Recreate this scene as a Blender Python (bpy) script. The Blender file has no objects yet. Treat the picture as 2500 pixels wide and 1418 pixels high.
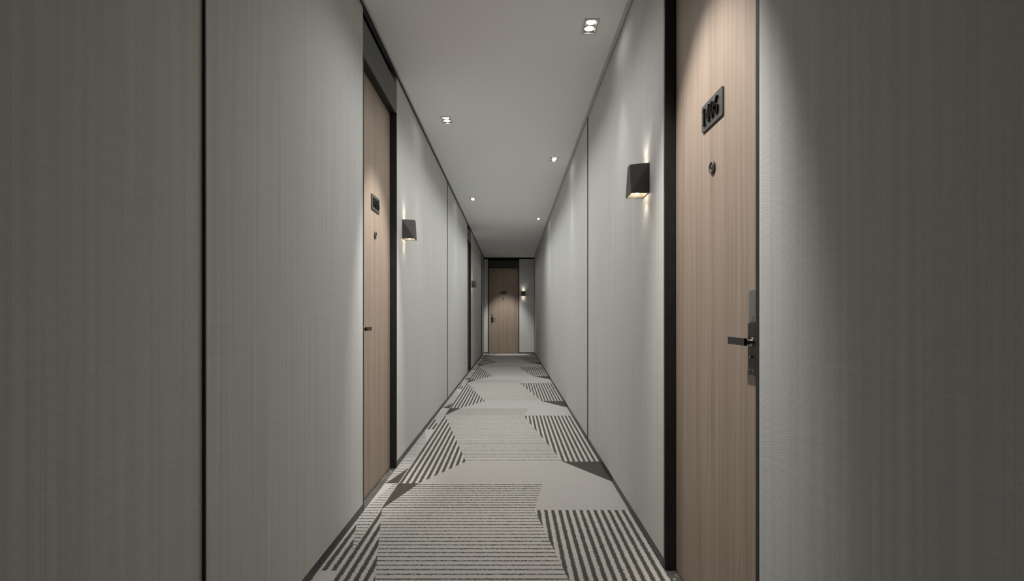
import bpy, bmesh, math
from mathutils import Vector, Matrix

scene = bpy.context.scene
C = scene.collection
PI = math.pi

# ------------------------------------------------------------------ node helpers
class NG:
    """small helper that writes Math-node expressions"""
    def __init__(s, mat):
        mat.use_nodes = True
        s.t = mat.node_tree; s.n = s.t.nodes; s.l = s.t.links
        s.n.clear()
        s.out = s.n.new('ShaderNodeOutputMaterial')
        s.b = s.n.new('ShaderNodeBsdfPrincipled')
        s.l.new(s.b.outputs[0], s.out.inputs[0])
        tc = s.n.new('ShaderNodeTexCoord')
        s.obj = tc.outputs['Object']
        sep = s.n.new('ShaderNodeSeparateXYZ'); s.l.new(s.obj, sep.inputs[0])
        s.x, s.y, s.z = sep.outputs
    def put(s, sock, v):
        if isinstance(v, (int, float)): sock.default_value = v
        else: s.l.new(v, sock)
    def m(s, op, a, b=0.0, c=0.0):
        n = s.n.new('ShaderNodeMath'); n.operation = op
        s.put(n.inputs[0], a); s.put(n.inputs[1], b); s.put(n.inputs[2], c)
        return n.outputs[0]
    def add(s, a, b): return s.m('ADD', a, b)
    def sub(s, a, b): return s.m('SUBTRACT', a, b)
    def mul(s, a, b): return s.m('MULTIPLY', a, b)
    def gt(s, a, b): return s.m('GREATER_THAN', a, b)
    def lt(s, a, b): return s.m('LESS_THAN', a, b)
    def mx(s, *a):
        r = a[0]
        for q in a[1:]: r = s.m('MAXIMUM', r, q)
        return r
    def mn(s, *a):
        r = a[0]
        for q in a[1:]: r = s.m('MINIMUM', r, q)
        return r
    def inv(s, a): return s.m('SUBTRACT', 1.0, a)
    def comb(s, x, y, z):
        n = s.n.new('ShaderNodeCombineXYZ')
        s.put(n.inputs[0], x); s.put(n.inputs[1], y); s.put(n.inputs[2], z)
        return n.outputs[0]
    def noise(s, vec, scale, detail=2.0, rough=0.5):
        n = s.n.new('ShaderNodeTexNoise'); n.inputs['Scale'].default_value = scale
        n.inputs['Detail'].default_value = detail; n.inputs['Roughness'].default_value = rough
        s.l.new(vec, n.inputs['Vector']); return n.outputs[0]
    def vscale(s, sx, sy, sz):
        n = s.n.new('ShaderNodeMapping'); n.inputs['Scale'].default_value = (sx, sy, sz)
        s.l.new(s.obj, n.inputs[0]); return n.outputs[0]
    def mix(s, f, a, b):
        n = s.n.new('ShaderNodeMix'); n.data_type = 'RGBA'
        s.put(n.inputs[0], f)
        for k, v in ((6, a), (7, b)):
            if isinstance(v, tuple): n.inputs[k].default_value = (*v, 1)
            else: s.l.new(v, n.inputs[k])
        return n.outputs[2]
    def ramp(s, f, lo, hi):
        n = s.n.new('ShaderNodeMapRange'); s.put(n.inputs[0], f)
        n.inputs[1].default_value = lo; n.inputs[2].default_value = hi
        return n.outputs[0]
    def bump(s, h, strength, dist=0.001):
        n = s.n.new('ShaderNodeBump'); n.inputs['Strength'].default_value = strength
        n.inputs['Distance'].default_value = dist
        s.l.new(h, n.inputs['Height']); s.l.new(n.outputs[0], s.b.inputs['Normal'])
    def base(s, c, rough=0.5, metal=0.0, spec=0.5):
        if isinstance(c, tuple): s.b.inputs['Base Color'].default_value = (*c, 1)
        else: s.l.new(c, s.b.inputs['Base Color'])
        s.put(s.b.inputs['Roughness'], rough)
        s.b.inputs['Metallic'].default_value = metal
        s.b.inputs['Specular IOR Level'].default_value = spec

def newmat(name):
    m = bpy.data.materials.new(name); return m, NG(m)

# ------------------------------------------------------------------ materials
WALLC = (0.615, 0.615, 0.592)
def fabric(name, axis):
    m, g = newmat(name)
    u = g.y if axis == 'y' else g.x
    col = g.m('FLOOR', g.mul(u, 1/0.0075))
    ph = g.add(g.mul(g.z, 2*PI/0.0037), g.mul(col, PI))
    a = g.m('SINE', ph)
    b = g.m('SINE', g.mul(u, 2*PI/0.0075))
    weave = g.add(g.mul(a, 0.32), g.mul(b, 0.18))
    vec = g.comb(g.mul(u, 55.0), 0.0, g.mul(g.z, 0.9))
    slub = g.noise(vec, 1.0, 3.0)
    vec2 = g.comb(g.mul(u, 2.5), 0.0, g.mul(g.z, 160.0))
    slub2 = g.noise(vec2, 1.0, 2.0)
    grain = g.noise(g.obj, 420.0, 2.0)
    f = g.add(g.add(g.mul(weave, 0.16), g.mul(slub, 0.72)), g.add(g.mul(grain, 0.25), g.mul(slub2, 0.28)))
    f = g.ramp(f, 0.25, 0.95)
    lo = tuple(c*0.83 for c in WALLC); hi = tuple(min(1, c*1.15) for c in WALLC)
    g.base(g.mix(f, lo, hi), 0.85, 0, 0.25)
    g.bump(g.add(weave, g.mul(slub, 0.6)), 0.24, 0.001)
    return m
M_FABL = fabric('woven_wallcovering_side', 'y')
M_FABE = fabric('woven_wallcovering_end', 'x')

def wood():
    m, g = newmat('oak_veneer')
    wob = g.noise(g.vscale(3, 3, 1.2), 1.0, 2.0)
    xs = g.add(g.x, g.mul(wob, 0.010))
    fine = g.noise(g.comb(g.mul(xs, 260.0), 0.0, g.mul(g.z, 2.2)), 1.0, 5.0, 0.6)
    mid = g.noise(g.comb(g.mul(xs, 46.0), 3.0, g.mul(g.z, 0.55)), 1.0, 4.0, 0.55)
    big = g.noise(g.comb(g.mul(xs, 13.0), 7.0, g.mul(g.z, 0.25)), 1.0, 2.0)
    f = g.add(g.add(g.mul(fine, 0.42), g.mul(mid, 0.38)), g.mul(big, 0.25))
    f = g.ramp(f, 0.31, 0.74)
    c1 = g.mix(f, (0.205, 0.148, 0.108), (0.455, 0.366, 0.296))
    pores = g.gt(g.noise(g.comb(g.mul(xs, 700.0), 0.0, g.mul(g.z, 5.0)), 1.0, 1.0), 0.69)
    col = g.mix(g.mul(pores, 0.5), c1, (0.13, 0.09, 0.065))
    g.base(col, 0.52, 0, 0.3)
    g.bump(fine, 0.12, 0.0006)
    return m
M_WOOD = wood()

def simple(name, c, rough=0.5, metal=0.0, spec=0.5, nscale=60.0, amt=0.18, bump=0.0):
    m, g = newmat(name)
    nz = g.noise(g.obj, nscale, 3.0)
    g.base(g.mix(nz, tuple(v*(1-amt) for v in c), tuple(min(1, v*(1+amt)) for v in c)), rough, metal, spec)
    if bump: g.bump(nz, bump, 0.0006)
    return m
M_CEIL = simple('ceiling_paint', (0.90, 0.905, 0.905), 0.9, 0, 0.1, 300, 0.03)
M_CEDGE = simple('ceiling_edge_paint', (0.60, 0.595, 0.575), 0.8, 0, 0.1, 300, 0.03)
M_TRIM = simple('dark_bronze_metal', (0.050, 0.049, 0.046), 0.48, 0.35, 0.45, 25, 0.25)
M_STRIP = simple('blackened_joint_metal', (0.032, 0.031, 0.029), 0.55, 0.2, 0.4, 25, 0.2)
M_SKIRT = simple('dark_skirting_metal', (0.062, 0.061, 0.058), 0.42, 0.4, 0.5, 22, 0.3)
M_BLACK = simple('black_recess_paint', (0.008, 0.008, 0.008), 0.9, 0, 0.1, 50, 0.1)
M_REV = simple('black_slate_lining', (0.022, 0.0215, 0.020), 0.55, 0.0, 0.4, 18, 0.6, 0.15)
M_TRANS = simple('grey_slate_transom', (0.135, 0.135, 0.126), 0.6, 0.0, 0.4, 60, 0.25, 0.2)
M_TRANSE = simple('charcoal_slate_transom', (0.050, 0.051, 0.050), 0.6, 0.0, 0.4, 60, 0.25, 0.2)
M_SC = simple('black_powder_coat', (0.088, 0.085, 0.078), 0.5, 0.0, 0.45, 200, 0.15)
M_SCIN = simple('warm_lamp_reflector', (0.80, 0.70, 0.56), 0.35, 0.3, 0.5, 80, 0.05)
M_PLATE = simple('brushed_grey_plate', (0.125, 0.123, 0.114), 0.42, 0.55, 0.5, 200, 0.1)
M_DIGIT = simple('polished_black_metal', (0.045, 0.043, 0.040), 0.14, 0.95, 0.5, 100, 0.05)
M_LOCKU = simple('grey_glass_reader', (0.165, 0.160, 0.148), 0.34, 0.2, 0.5, 60, 0.08)
M_LOCKL = simple('black_lock_metal', (0.030, 0.028, 0.025), 0.38, 0.5, 0.5, 90, 0.3)
M_STEEL = simple('satin_steel', (0.42, 0.40, 0.37), 0.25, 1.0, 0.5, 90, 0.08)
M_COPPER = simple('copper_mark', (0.50, 0.34, 0.24), 0.35, 0.8, 0.5, 90, 0.08)
M_LFRAME = simple('white_light_frame', (0.60, 0.595, 0.57), 0.4, 0.0, 0.5, 90, 0.03)
M_LHOUSE = simple('bronze_light_housing', (0.18, 0.155, 0.12), 0.35, 0.7, 0.5, 90, 0.2)
M_CHROME = simple('lamp_reflector_chrome', (0.85, 0.83, 0.80), 0.12, 1.0, 0.5, 90, 0.02)
M_LENS = simple('peephole_glass', (0.14, 0.13, 0.12), 0.08, 0.6, 0.6, 90, 0.3)

def emit(name, c, s):
    m, g = newmat(name)
    g.base((0.8, 0.8, 0.8), 0.4)
    g.b.inputs['Emission Color'].default_value = (*c, 1)
    g.b.inputs['Emission Strength'].default_value = s
    return m
M_LAMP = emit('downlight_led', (1, 0.965, 0.92), 30.0)
M_SLAMP = emit('sconce_led', (1, 0.90, 0.74), 40.0)

def stone():
    m, g = newmat('grey_threshold_stone')
    n1 = g.noise(g.obj, 9.0, 6.0, 0.6)
    n2 = g.noise(g.obj, 60.0, 4.0, 0.6)
    c = g.mix(g.add(g.mul(n1, 0.7), g.mul(n2, 0.35)), (0.055, 0.051, 0.045), (0.205, 0.192, 0.172))
    w = g.noise(g.vscale(3.2, 2.1, 1), 1.6, 5.0, 0.65)
    vein = g.lt(g.m('ABSOLUTE', g.sub(w, 0.5)), 0.0035)
    c = g.mix(g.mul(vein, 0.8), c, (0.62, 0.60, 0.56))
    g.base(c, 0.38, 0, 0.5)
    return m
M_STONE = stone()

# --- carpet: repeating woven pattern of light field, thin cross stripes, bold long stripes and dark wedges
PER, V0, PITCH = 2.63, 3.2055, 2.63/69
def carpet():
    m, g = newmat('patterned_carpet')
    nx = g.sub(g.noise(g.vscale(1, 1, 1), 170.0, 2.0, 0.6), 0.5)
    off = g.comb(g.add(g.x, 31.7), g.add(g.y, 12.3), 0.0)
    ny = g.sub(g.noise(off, 170.0, 2.0, 0.6), 0.5)
    nl = g.sub(g.noise(off, 34.0, 2.0, 0.6), 0.5)
    nlx = g.sub(g.noise(g.obj, 34.0, 2.0, 0.6), 0.5)
    X = g.add(g.x, g.add(g.mul(nx, 0.020), g.mul(nlx, 0.007)))
    Y = g.add(g.y, g.add(g.mul(ny, 0.018), g.mul(nl, 0.006)))
    Xs = g.add(g.x, g.mul(nx, 0.004)); Ys = g.add(g.y, g.mul(ny, 0.006))
    V = g.m('FLOORED_MODULO', g.sub(Ys, V0), PER)
    # line through two (x, v) points; returns the x of the line at V
    def lx(x0, v0, x1, v1):
        k = (x1-x0)/(v1-v0)
        return g.add(g.mul(V, k), x0-k*v0)
    SEAM = -0.711
    inm = g.gt(g.x, SEAM)
    ab = lx(-0.705, 2.2, -0.332, 0.48)
    fd = lx(-0.582, PER, -0.708, 2.195)
    cl = lx(0.121, 2.188, 0.364, 0.48)
    cr = lx(0.1935, PER, 0.121, 2.188)
    bb = lx(-0.583, 0.0, -0.332, 0.48)
    dl = lx(0.364, 0.48, 0.640, 0.02)
    hi = g.gt(V, 2.195); vlo = g.gt(V, 0.48); lo_ = g.lt(V, 0.48)
    A1 = g.mn(g.inv(hi), vlo, g.gt(Xs, ab), g.lt(Xs, cl))
    A2 = g.mn(hi, g.gt(Xs, fd), g.lt(Xs, cr))
    F = g.mn(hi, g.lt(Xs, fd), inm)
    B = g.mn(inm, g.inv(hi), g.mx(g.mn(vlo, g.lt(Xs, ab)), g.mn(lo_, g.lt(Xs, bb))))
    Cc = g.mn(g.lt(V, 2.188), vlo, g.gt(Xs, cl))
    D = g.mn(lo_, g.gt(Xs, dl))
    def stripe(c, pitch, phase, duty):
        q = g.m('FLOORED_MODULO', g.sub(c, phase - pitch*duty/2), pitch)
        return g.lt(q, pitch*duty)
    hs1 = stripe(Y, PITCH, V0-0.0255, 0.30)
    hs2 = stripe(Y, PITCH, V0-0.0255, 0.40)
    cs = stripe(X, 0.0378, 0.1443, 0.50)
    bs = stripe(X, 0.0388, -0.696, 0.52)
    # edging strip left of the seam
    ins = g.inv(inm)
    gd = g.lt(V, g.mul(g.add(Xs, 0.79), 0.34/0.079))
    G = g.mn(ins, gd, g.lt(V, 0.4))
    w1 = g.mn(g.gt(V, g.add(g.mul(g.add(Xs, 0.71), -0.46/0.088), 1.03)), g.lt(V, 1.53))
    b1 = g.mn(g.gt(V, 1.53), g.lt(V, g.add(g.mul(g.add(Xs, 0.709), -0.325/0.077), 1.69)))
    w2 = g.mn(g.gt(V, 2.19), g.lt(Xs, lx(-0.797, 2.19, -0.741, PER)))
    Hs = g.mn(ins, g.inv(g.mx(gd, w1, b1, w2)))
    Bs = g.mn(ins, b1)
    seamline = g.lt(g.m('ABSOLUTE', g.sub(g.x, SEAM)), 0.0018)
    thin = g.mx(g.mn(A1, hs1), g.mn(A2, hs2), g.mn(Hs, hs1))
    bold = g.mx(g.mn(B, bs), g.mn(Cc, cs), g.mn(Bs, bs))
    dark = g.mx(F, D, G)
    tuft = g.noise(g.obj, 330.0, 3.0, 0.7)
    tuft2 = g.noise(g.obj, 150.0, 3.0, 0.7)
    tt = g.ramp(g.add(g.mul(tuft, 0.5), g.mul(tuft2, 0.5)), 0.34, 0.66)
    light = g.mix(tt, (0.42, 0.406, 0.376), (0.70, 0.68, 0.64))
    lightp = g.mix(g.ramp(tuft, 0.2, 0.8), (0.425, 0.412, 0.385), (0.525, 0.511, 0.482))
    striped = g.mx(A1, A2, B, Cc, ins)
    base = g.mix(striped, lightp, light)
    dk = g.mix(tt, (0.050, 0.047, 0.038), (0.145, 0.136, 0.112))
    dk2 = g.mix(tt, (0.040, 0.038, 0.031), (0.130, 0.122, 0.100))
    c = g.mix(g.mul(thin, g.add(0.55, g.mul(g.ramp(g.noise(g.obj, 75.0, 2.0), 0.36, 0.60), 0.45))), base, dk)
    c = g.mix(bold, c, dk)
    c = g.mix(dark, c, dk2)
    c = g.mix(g.mul(seamline, 0.5), c, (0.5, 0.48, 0.44))
    g.base(c, 0.95, 0, 0.1)
    hgt = g.add(g.mul(tuft, 0.5), tuft2)
    hgt = g.sub(hgt, g.mul(g.mx(thin, bold), 0.5))
    g.bump(hgt, 0.5, 0.003)
    return m
M_CARPET = carpet()

# ------------------------------------------------------------------ mesh helpers
def bx(bm, x0, x1, y0, y1, z0, z1):
    vs = [bm.verts.new((x, y, z)) for z in (z0, z1) for y in (y0, y1) for x in (x0, x1)]
    for f in ((0,2,3,1), (4,5,7,6), (0,1,5,4), (2,6,7,3), (0,4,6,2), (1,3,7,5)):
        bm.faces.new([vs[i] for i in f])
    return vs
def cyl(bm, p0, p1, r0, r1=None, n=24, caps=True):
    r1 = r0 if r1 is None else r1
    p0 = Vector(p0); p1 = Vector(p1); d = (p1-p0).normalized()
    a = d.orthogonal().normalized(); b = d.cross(a)
    ra = [bm.verts.new(p0 + r0*(math.cos(t)*a + math.sin(t)*b)) for t in [2*PI*i/n for i in range(n)]]
    rb = [bm.verts.new(p1 + r1*(math.cos(t)*a + math.sin(t)*b)) for t in [2*PI*i/n for i in range(n)]]
    for i in range(n):
        bm.faces.new((ra[i], ra[(i+1) % n], rb[(i+1) % n], rb[i]))
    if caps:
        bm.faces.new(ra[::-1]); bm.faces.new(rb)
def lathe(bm, prof, axis='y', center=(0, 0, 0), n=32):
    """prof: list of (radius, distance along axis)"""
    rings = []
    for r, h in prof:
        ring = []
        for i in range(n):
            t = 2*PI*i/n
            if axis == 'y': p = (r*math.cos(t), h, r*math.sin(t))
            else: p = (r*math.cos(t), r*math.sin(t), h)
            ring.append(bm.verts.new(Vector(center)+Vector(p)))
        rings.append(ring)
    for a, b in zip(rings, rings[1:]):
        for i in range(n):
            bm.faces.new((a[i], a[(i+1) % n], b[(i+1) % n], b[i]))
    return rings
def prism(bm, pts, y0, y1):
    """polygon in x-z extruded along y"""
    a = [bm.verts.new((x, y0, z)) for x, z in pts]
    b = [bm.verts.new((x, y1, z)) for x, z in pts]
    n = len(pts)
    bm.faces.new(a); bm.faces.new(b[::-1])
    for i in range(n): bm.faces.new((a[i], b[i], b[(i+1) % n], a[(i+1) % n]))
def obj(name, bm, mat, parent=None, bevel=0.0, smooth=False):
    bmesh.ops.recalc_face_normals(bm, faces=bm.faces)
    me = bpy.data.meshes.new(name); bm.to_mesh(me); bm.free()
    for mt in (mat if isinstance(mat, (list, tuple)) else [mat]): me.materials.append(mt)
    o = bpy.data.objects.new(name, me); C.objects.link(o)
    if smooth:
        for p in me.polygons: p.use_smooth = True
        me.set_sharp_from_angle(angle=math.radians(35))
    if bevel:
        b = o.modifiers.new('bevel', 'BEVEL'); b.width = bevel; b.segments = 2
        b.limit_method = 'ANGLE'; b.angle_limit = math.radians(40)
    if parent: o.parent = parent
    return o
def tag(o, label, cat, kind=None, group=None):
    o['label'] = label; o['category'] = cat
    if kind: o['kind'] = kind
    if group: o['group'] = group
    return o
def empty(name, loc, rz=0.0):
    o = bpy.data.objects.new(name, None); C.objects.link(o)
    o.location = loc; o.rotation_euler = (0, 0, rz); o.empty_display_size = 0.1
    return o
def boxes(name, mat, lst, parent=None, bevel=0.0):
    bm = bmesh.new()
    for b in lst: bx(bm, *b)
    return obj(name, bm, mat, parent, bevel)

# ------------------------------------------------------------------ dimensions
XL, XR, YE, YB, H, EYE = -0.799, 0.632, 14.40, -2.6, 2.70, 1.045
# door openings (outer faces of the lining)
D1 = (1.309, 2.130)     # right
D2 = (2.743, 3.552)     # left, near
D3 = (9.160, 9.950)     # left, far
D4 = (13.380, 13.740)   # left, narrow one by the end wall
D5 = (-0.684, 0.205)    # end wall (x)

# ------------------------------------------------------------------ walls
w = boxes('wall_left', M_FABL, [(XL-0.14, XL, a, b, -0.05, 2.76) for a, b in
          ((YB, D2[0]), (D2[1], D3[0]), (D3[1], D4[0]), (D4[1], YE+0.2))])
tag(w, 'left corridor wall of woven grey fabric panels', 'wall', 'structure')
w = boxes('wall_right', M_FABL, [(XR, XR+0.14, a, b, -0.05, 2.76) for a, b in ((YB, D1[0]), (D1[1], YE+0.2))])
tag(w, 'right corridor wall of woven grey fabric panels', 'wall', 'structure')
w = boxes('wall_end', M_FABE, [(XL+0.012, D5[0], YE, YE+0.10, -0.05, 2.657), (D5[1], XR-0.010, YE, YE+0.10, -0.05, 2.657)])
tag(w, 'end wall panels of grey fabric either side of the far door', 'wall', 'structure')
w = boxes('wall_back', M_FABE, [(XL-0.14, XR+0.14, YB-0.1, YB, -0.05, 2.8)])
tag(w, 'plain grey wall closing the corridor behind the camera', 'wall', 'structure')
w = boxes('trim_1', M_BLACK, [(XL-0.02, D5[0], YE+0.10, YE+0.16, -0.05, 2.78), (D5[1], XR+0.02, YE+0.10, YE+0.16, -0.05, 2.78),
                              (D5[0], D5[1], YE+0.10, YE+0.16, -0.05, 2.78)])
tag(w, 'black backing seen in the shadow gaps round the end wall panels', 'trim', 'structure')

# joint strips: thin dark metal profiles standing 8 mm proud of the fabric
n = 2
for x0, x1, y, lab in ((XL, XL+0.008, 1.320, 'vertical dark metal joint strip on the left wall nearest the camera'),
                       (XL, XL+0.008, 6.32, 'vertical dark metal joint strip on the left wall past the first wall lamp'),
                       (XR-0.008, XR, 4.25, 'vertical dark metal joint strip on the right wall')):
    t = boxes('trim_%d' % n, M_STRIP, [(x0 if x0 < 0 else x0+(0.0015 if y > 2 else 0), x1-(0.002 if (x0 < 0 and y > 2) else 0), y, y+0.0055, 0.03, H-0.001)]); n += 1
    tag(t, lab, 'trim', 'structure')

# ceiling edge trims
t = boxes('trim_5', M_TRIM, [(XL, -0.7835, YB, YE, H-0.002, H+0.03)])
tag(t, 'dark metal trim along the left edge of the ceiling', 'trim', 'structure')
t = boxes('trim_6', M_CEDGE, [(-0.7835, -0.772, YB, YE, H-0.0015, H+0.02)])
tag(t, 'narrow painted edge bead of the ceiling on the left', 'trim', 'structure')
t = boxes('trim_7', M_CEDGE, [(0.606, XR-0.0035, YB, YE, H-0.0015, H+0.02)])
tag(t, 'narrow painted edge bead of the ceiling on the right', 'trim', 'structure')
t = boxes('trim_8', M_STRIP, [(XL+0.012, XR-0.010, YE+0.0, YE+0.012, 2.680, H+0.02)])
tag(t, 'black metal strip along the top of the end wall', 'trim', 'structure')

# skirtings
SK = 0.040
t = boxes('baseboard_left', M_SKIRT, [(XL-0.002, XL+0.0015, a, b, -0.004, SK) for a, b in
          ((YB, D2[0]), (D2[1], D3[0]), (D3[1], D4[0]), (D4[1], YE))])
tag(t, 'low dark metal skirting along the left wall', 'skirting', 'structure')
t = boxes('baseboard_right', M_SKIRT, [(XR-0.0015, XR+0.002, a, b, -0.004, SK-0.003) for a, b in ((YB, D1[0]), (D1[1], YE))])
tag(t, 'low dark metal skirting along the right wall', 'skirting', 'structure')
t = boxes('baseboard_end', M_SKIRT, [(XL+0.003, D5[0], YE-0.002, YE+0.001, -0.004, 0.032), (D5[1], XR-0.002, YE-0.002, YE+0.001, -0.004, 0.032)])
tag(t, 'low dark skirting along the end wall', 'skirting', 'structure')

# floor + carpet
f = boxes('floor', M_STONE, [(XL-0.14, XR+0.14, YB, YE+0.2, -0.08, -0.005)])
tag(f, 'dark grey veined stone floor showing at the door thresholds', 'floor', 'structure')
c = boxes('carpet', M_CARPET, [(XL+0.002, XR+0.004, YB, YE-0.002, -0.005, 0.0)])
tag(c, 'grey and cream corridor carpet with angular striped pattern', 'carpet')
c.data.name = 'carpet'

# ------------------------------------------------------------------ ceiling with fixture holes
LX0, LY0 = 0.0335, 0.068           # half size of the hole
DOWN = [(0.4465, 2.925), (-0.552, 4.32), (0.445, 5.40), (-0.555, 7.23), (0.4485, 8.69)]
parts = []; y = YB
for x, yy in sorted(DOWN, key=lambda q: q[1]):
    parts.append((-0.775, 0.610, y, yy-LY0, H, H+0.1))
    parts.append((-0.775, x-LX0, yy-LY0, yy+LY0, H, H+0.1))
    parts.append((x+LX0, 0.610, yy-LY0, yy+LY0, H, H+0.1))
    y = yy+LY0
parts.append((-0.775, 0.610, y, YE+0.0, H, H+0.1))
c = boxes('ceiling', M_CEIL, parts)
bm = bmesh.new(); bm.from_mesh(c.data)
bx(bm, XL-0.14, XR+0.14, YB-0.1, YE+0.2, H+0.1, H+0.14)
bm.to_mesh(c.data); bm.free()
tag(c, 'smooth pale grey painted ceiling', 'ceiling', 'structure')

# ------------------------------------------------------------------ digits
def arc(bm, cx, cz, rx, rz, t0, t1, wf, y0, y1, n=40):
    pts = []
    for i in range(n+1):
        t = t0+(t1-t0)*i/n
        wv = wf(t)
        pts.append(((cx+rx*math.cos(t), cz+rz*math.sin(t)), (cx+(rx-wv[0])*math.cos(t), cz+(rz-wv[1])*math.sin(t))))
    full = abs(t1-t0) > 2*PI-1e-4
    V = []
    for (o, i_) in (pts[:-1] if full else pts):
        V.append([bm.verts.new((o[0], y0, o[1])), bm.verts.new((i_[0], y0, i_[1])),
                  bm.verts.new((i_[0], y1, i_[1])), bm.verts.new((o[0], y1, o[1]))])
    k = len(V)
    for i in range(k if full else k-1):
        a = V[i]; b = V[(i+1) % k]
        for j in range(4): bm.faces.new((a[j], b[j], b[(j+1) % 4], a[(j+1) % 4]))
    if not full:
        bm.faces.new(V[0]); bm.faces.new(V[-1][::-1])
def digit(d, cx, cz, h, parent, y0, y1):
    """serif numeral of height h centred on cx, cz; front at y0 (towards the viewer)"""
    bm = bmesh.new(); s = h/0.054; b = cz-h/2
    R = lambda x0, x1, z0, z1: bx(bm, cx+x0*s, cx+x1*s, y0, y1, b+z0*s, b+z1*s)
    P = lambda pts: prism(bm, [(cx+x*s, b+z*s) for x, z in pts], y0, y1)
    th = lambda t: (0.0062*s, 0.0022*s)
    if d == '1':
        R(-0.003, 0.003, 0, 0.054); R(-0.0085, 0.0085, 0, 0.0022)
        P([(-0.009, 0.046), (-0.003, 0.054), (-0.003, 0.050), (-0.009, 0.0445)])
    elif d == '4':
        R(0.002, 0.0078, 0, 0.054); R(-0.002, 0.0115, 0, 0.0022)
        R(-0.0135, 0.0125, 0.0145, 0.0167)
        P([(-0.0135, 0.0145), (-0.0105, 0.0145), (0.0035, 0.050), (0.0035, 0.054), (0.0025, 0.054)])
    elif d == '0':
        arc(bm, cx, cz, 0.0125*s, 0.027*s, 0, 2*PI, th, y0, y1)
    elif d == '6':
        arc(bm, cx, b+0.0165*s, 0.0125*s, 0.0165*s, 0, 2*PI, th, y0, y1)
        arc(bm, cx+0.0085*s, b+0.0165*s, 0.021*s, 0.0375*s, PI, PI*0.50, lambda t: (0.0062*s, 0.0026*s), y0, y1)
    elif d == '5':
        R(-0.009, 0.0105, 0.050, 0.054); R(-0.009, -0.0068, 0.028, 0.052)
        arc(bm, cx-0.001*s, b+0.0165*s, 0.0125*s, 0.0165*s, PI*0.72, -PI*0.80, th, y0, y1)
    elif d == '7':
        R(-0.0115, 0.0115, 0.050, 0.054)
        P([(-0.006, 0), (0.0, 0), (0.0115, 0.051), (0.0085, 0.051)])
    else:
        arc(bm, cx, b+0.0145*s, 0.0125*s, 0.0145*s, 0, 2*PI, th, y0, y1)
        arc(bm, cx, b+0.041*s, 0.0105*s, 0.013*s, 0, 2*PI, th, y0, y1)
    return obj('digit', bm, M_DIGIT, parent)

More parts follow.
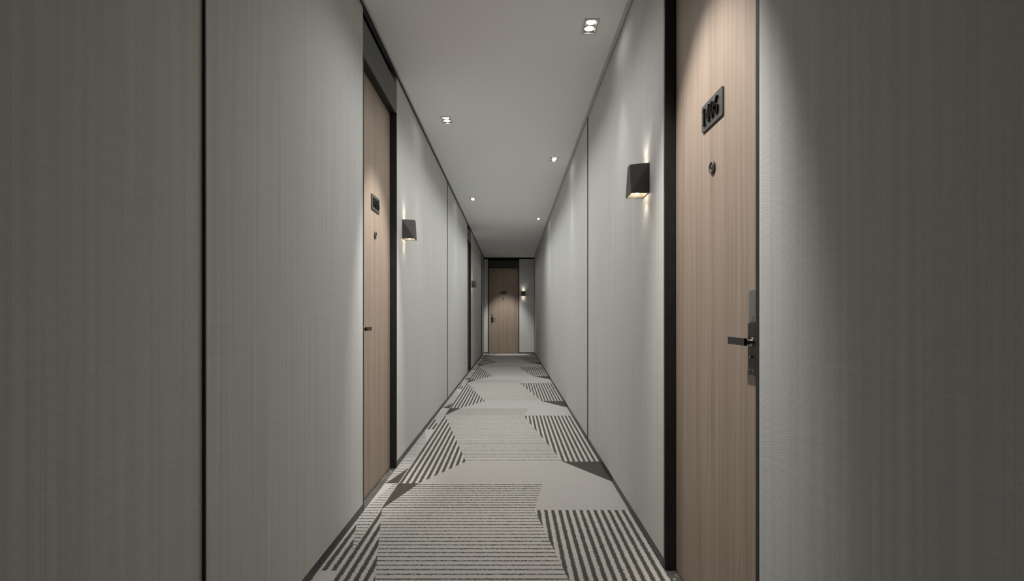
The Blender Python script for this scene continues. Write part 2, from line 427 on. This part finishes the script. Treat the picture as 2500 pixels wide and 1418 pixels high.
# ------------------------------------------------------------------ doors
def make_door(name, label, loc, rz, W, latch, number, lining=0.017, deep=0.044, HO=2.45, TO=2.65,
              lockoff=0.060, platez=1.735, tmat=None, eye=True):
    """local frame: x = viewer's right, y = into the wall (0 = wall face), z up"""
    root = empty(name, loc, rz); tag(root, label, 'door', 'structure')
    w2 = W/2
    # lining: jambs, head soffit, shadow slot over the transom, back
    boxes('door_frame', M_REV, [(-w2, -w2+lining, -0.0008, 0.10, -0.005, HO), (w2-lining, w2, -0.0008, 0.10, -0.005, HO),
                                (-w2, w2, 0.003, 0.10, HO-0.006, HO)], root)
    boxes('shadow_slot', M_BLACK, [(-w2, w2, 0.040, 0.10, TO-0.01, 2.76), (-w2, w2, 0.094, 0.10, -0.005, 2.76)], root)
    t = boxes('transom_panel', tmat or M_TRANS, [(-w2+0.001, w2-0.001, 0.0012, 0.039, HO+0.0003, TO)], root, 0.001)
    t['label'] = 'grey slate panel over the door'
    lf = boxes('door_leaf', M_WOOD, [(-w2+lining+0.003, w2-lining-0.003, deep, deep+0.042, 0.001, HO-0.009)], root, 0.0012)
    lf['label'] = 'oak veneer door leaf'
    # number plate
    if eye:
        pw, ph = 0.178, 0.092
        bm = bmesh.new(); c = 0.006
        prism(bm, [(-pw/2+c, platez-ph/2), (pw/2-c, platez-ph/2), (pw/2-c*0.3, platez-ph/2+c*0.3), (pw/2, platez-ph/2+c),
                   (pw/2, platez+ph/2-c), (pw/2-c*0.3, platez+ph/2-c*0.3), (pw/2-c, platez+ph/2), (-pw/2+c, platez+ph/2),
                   (-pw/2+c*0.3, platez+ph/2-c*0.3), (-pw/2, platez+ph/2-c),
                   (-pw/2, platez-ph/2+c), (-pw/2+c*0.3, platez-ph/2+c*0.3)], deep-0.006, deep)
        pl = obj('number_plate', bm, M_PLATE, root); pl['label'] = 'dark grey room number plate'
        for ch, dx in zip(number, (-0.056, -0.020, 0.014, 0.048)):
            digit(ch, dx, platez, 0.057, pl, deep-0.013, deep-0.0055)
        # peephole
        bm = bmesh.new()
        lathe(bm, [(0.0, deep-0.0065), (0.006, deep-0.0065), (0.0062, deep-0.0045), (0.0125, deep-0.0050), (0.0140, deep-0.0080),
                   (0.0185, deep-0.0088), (0.0205, deep-0.0074), (0.0207, deep-0.002), (0.0207, deep)], 'y', (0, 0, 1.545), 36)
        pe = obj('peephole', bm, M_PLATE, root, smooth=True); pe['label'] = 'round metal door viewer'
        bm = bmesh.new(); lathe(bm, [(0.0, deep-0.0090), (0.004, deep-0.0083), (0.0062, deep-0.0065)], 'y', (0, 0, 1.545), 24)
        obj('peephole_lens', bm, M_LENS, pe, smooth=True)
    # lock
    s = -1 if latch == 'left' else 1          # side of the leaf that carries the lock
    cx = s*(w2-lining-lockoff)
    q = lambda a, b: (min(cx+s*a, cx+s*b), max(cx+s*a, cx+s*b))
    f0 = deep-0.024                            # front face of the lock body
    bm = bmesh.new()
    pts = [(-0.019, 0.885), (0.019, 0.885), (0.023, 0.891), (0.023, 1.027), (-0.023, 1.027), (-0.023, 0.891)]
    prism(bm, [(cx+a, b) for a, b in pts], f0-0.0015, deep)
    lk = obj('lock_body', bm, M_LOCKL, root, 0.0015); lk['label'] = 'black metal lock plate with lever'
    bm = bmesh.new()
    pts = [(-0.022, 1.0275), (0.022, 1.0275), (0.022, 1.110), (0.017, 1.118), (-0.017, 1.118), (-0.022, 1.110)]
    prism(bm, [(cx+a, b) for a, b in pts], f0, deep)
    up = obj('card_reader', bm, M_LOCKU, lk, 0.003); up['label'] = 'grey card reader cover of the lock'
    bm = bmesh.new()
    for k in range(3): bx(bm, cx-0.007, cx+0.006, f0-0.0006, f0+0.0002, 1.0335+k*0.0045, 1.0355+k*0.0045)
    bx(bm, cx+0.004, cx+0.006, f0-0.0006, f0+0.0002, 1.0335, 1.0465)
    bx(bm, cx+0.006, cx+0.009, f0-0.0006, f0+0.0002, 1.0445, 1.0465)
    mk = obj('maker_mark', bm, M_COPPER, lk); mk['label'] = 'small copper coloured mark on the reader'
    bm = bmesh.new(); cyl(bm, (cx, f0-0.004, 0.9756), (cx, f0, 0.9756), 0.0125, 0.0135, 28)
    rs = obj('rosette', bm, M_STEEL, lk, smooth=True)
    bm = bmesh.new(); cyl(bm, (cx, f0-0.026, 0.9756), (cx, f0-0.003, 0.9756), 0.0065, n=24)
    sp = obj('spindle', bm, M_STEEL, lk, smooth=True)
    a, b = q(0.010, -0.094)
    lv = boxes('lever_handle', M_LOCKL, [(a, b, f0-0.0265, f0-0.0175, 0.9656, 0.9856)], lk, 0.0006)
    lv['label'] = 'flat black lever handle'
    bm = bmesh.new(); cyl(bm, (cx, f0-0.006, 0.935), (cx, f0, 0.935), 0.0032, n=20)
    kb = obj('lock_button', bm, M_STEEL, lk, smooth=True)
    for e in (-0.012, 0.010):
        bm = bmesh.new(); cyl(bm, (cx+e, f0-0.003, 0.897), (cx+e, f0-0.001, 0.897), 0.0024, n=14)
        obj('screw', bm, M_STEEL, lk, smooth=True)
    return root

def span(d): return (d[0]+d[1])/2, d[1]-d[0]
c, wd = span(D1)
make_door('door_1', 'oak veneer room door numbered 1406 on the right wall', (XR, c, 0), -PI/2, wd, 'right', '1406', lockoff=0.064)
c, wd = span(D2)
make_door('door_2', 'oak veneer room door on the left wall nearest the camera', (XL, c, 0), PI/2, wd, 'left', '1405', lockoff=0.040)
c, wd = span(D3)
make_door('door_3', 'oak veneer door far along the left wall beside the second left wall lamp', (XL, c, 0), PI/2, wd, 'left', '', lockoff=0.040)
c, wd = span(D4)
make_door('door_4', 'narrow recessed door at the far end of the left wall', (XL, c, 0), PI/2, wd, 'left', '', lockoff=0.055, eye=False)
c, wd = span(D5)
make_door('door_5', 'oak veneer door facing the camera in the end wall', (c, YE, 0), 0, wd, 'left', '1408',
          lining=0.024, deep=0.048, HO=2.415, TO=2.612, lockoff=0.100, platez=1.715, tmat=M_TRANSE)

# ------------------------------------------------------------------ lights
def spot(name, loc, power, size, blend, color, radius, parent=None, direction=(0, 0, -1)):
    L = bpy.data.lights.new(name, 'SPOT'); L.energy = power; L.spot_size = size; L.spot_blend = blend
    L.color = color; L.shadow_soft_size = radius
    o = bpy.data.objects.new(name, L); C.objects.link(o)
    o.location = loc; o.rotation_euler = Vector(direction).to_track_quat('-Z', 'Y').to_euler()
    if parent: o.parent = parent
    return o
WARM = (1.0, 0.975, 0.94); SW = (1.0, 0.965, 0.92)

# wall lamps
def make_sconce(label, loc, rz):
    root = empty('wall_lamp', loc, rz)
    tag(root, label, 'wall lamp', group='faceted black wall lamps along the corridor')
    hw, dp, z0, z1, tw = 0.056, 0.085, 1.6125, 1.752, 0.023
    bm = bmesh.new(); v = lambda x, y, z: bm.verts.new((x, y, z))
    a0, b0 = v(-hw, 0, z0), v(hw, 0, z0); a1, b1 = v(-hw, 0, z1), v(hw, 0, z1)      # wall side
    c0, d0 = v(-hw, -dp, z0), v(hw, -dp, z0); c1, d1 = v(-tw, -dp+0.002, z1), v(tw, -dp+0.002, z1)
    F = bm.faces.new
    F((c0, d0, d1, c1))
    F((a0, c0, a1)); F((a1, c0, c1))          # folded sides: crease from top at the wall to bottom at the front
    F((b0, b1, d0)); F((b1, d1, d0))
    F((a0, a1, b1, b0))
    t = 0.004                                 # rims
    def ring(z, pts, zin):
        outer = pts
        cx = sum(p.co.x for p in pts)/4; cy = sum(p.co.y for p in pts)/4
        inner = []
        for p in pts:
            dx, dy = p.co.x-cx, p.co.y-cy
            inner.append(v(p.co.x-math.copysign(t, dx), p.co.y-math.copysign(t, dy), z))
        inn2 = [v(p.co.x, p.co.y, zin) for p in inner]
        for i in range(4):
            j = (i+1) % 4
            F((outer[i], outer[j], inner[j], inner[i])); F((inner[i], inner[j], inn2[j], inn2[i]))
        return inn2
    i0 = ring(z0, [a0, b0, d0, c0], z0+0.004)
    i1 = ring(z1, [a1, b1, d1, c1], z1-0.004)
    obj('lamp_shade', bm, M_SC, root)
    for nm, zz, zi, w_, s in (('lower_reflector', z0+0.003, z0+0.022, hw, 1), ('upper_reflector', z1-0.003, z1-0.022, tw, -1)):
        bm = bmesh.new()
        o = [bm.verts.new(p) for p in ((-w_+t, -t, zz), (w_-t, -t, zz), (w_-t, -dp+t, zz), (-w_+t, -dp+t, zz))]
        k = 0.6
        i = [bm.verts.new((p.co.x*k, -dp/2+(p.co.y+dp/2)*k, zi)) for p in o]
        for q in range(4): bm.faces.new((o[q], o[(q+1) % 4], i[(q+1) % 4], i[q]))
        bm.faces.new(i)
        r = obj(nm, bm, M_SCIN, root)
        bm = bmesh.new(); cyl(bm, (0, -dp/2, zi-s*0.001), (0, -dp/2, zi-s*0.0175), 0.008, 0.0065, n=20)
        obj('bulb', bm, M_SLAMP, r)
    s1 = spot('lamp_light', (0, -dp*0.45, z0+0.001), SCP, math.radians(100), 0.9, SW, 0.006, root, (0, 0, -1))
    s2 = spot('lamp_light', (0, -dp*0.45, z1-0.001), SCP, math.radians(100), 0.9, SW, 0.006, root, (0, 0, 1))
    return root
SCP = 0.62
make_sconce('black faceted wall lamp on the right wall beside door 1406', (XR, 2.409, 0), -PI/2)
make_sconce('black faceted wall lamp on the left wall beside the nearer left door', (XL, 3.784, 0), PI/2)
make_sconce('small distant black wall lamp on the left wall beside the far left door', (XL, 10.23, 0), PI/2)
make_sconce('small distant black wall lamp on the end wall right of the end door', (0.318, YE, 0), 0)

# recessed double downlights
DLP = 15.0
labs = ['large twin downlight in the ceiling nearest the camera on the right',
        'twin downlight in the ceiling nearest the camera on the left',
        'second twin downlight from the camera on the right side of the ceiling',
        'farther twin downlight on the left side of the ceiling',
        'farthest twin downlight on the right side of the ceiling']
for (x, y), lab in zip(DOWN, labs):
    root = empty('ceiling_downlight', (x, y, H)); tag(root, lab, 'downlight', group='recessed twin ceiling downlights')
    hx, hy, ix, iy = 0.0425, 0.078, 0.031, 0.0645
    boxes('light_frame', M_LFRAME, [(-hx, -ix, -hy, hy, -0.003, 0.0), (ix, hx, -hy, hy, -0.003, 0.0),
                                    (-ix, ix, -hy, -iy, -0.003, 0.0), (-ix, ix, iy, hy, -0.003, 0.0)], root)
    boxes('light_housing', M_LHOUSE, [(-0.033, -ix, -0.067, 0.067, -0.001, 0.05), (ix, 0.033, -0.067, 0.067, -0.001, 0.05),
                                      (-ix, ix, -0.067, -iy, -0.001, 0.05), (-ix, ix, iy, 0.067, -0.001, 0.05),
                                      (-ix, ix, -iy, iy, 0.046, 0.05)], root)
    for s in (-1, 1):
        bm = bmesh.new()
        lathe(bm, [(0.0235, 0.012), (0.0285, 0.003), (0.030, 0.002), (0.0302, 0.004), (0.026, 0.022)], 'z', (0, s*0.032, 0), 32)
        r = obj('lamp_ring', bm, M_CHROME, root, smooth=True)
        bm = bmesh.new(); cyl(bm, (0, s*0.032, 0.0055), (0, s*0.032, 0.020), 0.0235, n=32)
        obj('lamp_lens', bm, M_LAMP, r)
    spot('downlight_beam', (0, 0, -0.004), DLP, math.radians(50), 0.85, WARM, 0.03, root)

def area(name, loc, sx, sy, power, spread, color):
    L = bpy.data.lights.new(name, 'AREA'); L.shape = 'RECTANGLE'; L.size = sx; L.size_y = sy
    L.energy = power; L.spread = math.radians(spread); L.color = color
    o = bpy.data.objects.new(name, L); C.objects.link(o); o.location = loc
    return o
area('unseen_corridor_fill', (-0.08, 5.9, H-0.012), 0.60, 7.6, 48.0, 135, (1.0, 0.995, 0.99))  # added soft fill under the ceiling, no fixture; evens out walls and floor
area('unseen_corridor_fill', (-0.08, 12.0, H-0.012), 0.60, 4.0, 5.0, 140, (1.0, 0.995, 0.99))  # weaker added fill without a fixture, lifts the far end

# narrow accent beams from the ceiling that wash the doors
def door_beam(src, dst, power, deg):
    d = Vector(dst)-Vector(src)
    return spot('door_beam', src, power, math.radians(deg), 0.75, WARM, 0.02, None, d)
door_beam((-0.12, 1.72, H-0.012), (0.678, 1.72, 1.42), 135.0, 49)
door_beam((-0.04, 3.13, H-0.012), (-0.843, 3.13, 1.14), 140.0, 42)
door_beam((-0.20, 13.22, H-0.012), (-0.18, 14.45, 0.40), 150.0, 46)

# ------------------------------------------------------------------ world, camera, colour
wd = bpy.data.worlds.new('world'); scene.world = wd; wd.use_nodes = True
wd.node_tree.nodes['Background'].inputs[0].default_value = (0.02, 0.02, 0.02, 1)
cam = bpy.data.cameras.new('camera'); co = bpy.data.objects.new('camera', cam); C.objects.link(co)
co.location = (0, 0, EYE); co.rotation_euler = (PI/2, 0, 0)
cam.sensor_width = 36; cam.lens = 18.0; cam.shift_y = 63/2500; cam.clip_start = 0.02
scene.camera = co
vs = scene.view_settings
vs.view_transform = 'Standard'; vs.look = 'None'; vs.exposure = 0.0; vs.gamma = 1.0; vs.use_curve_mapping = False
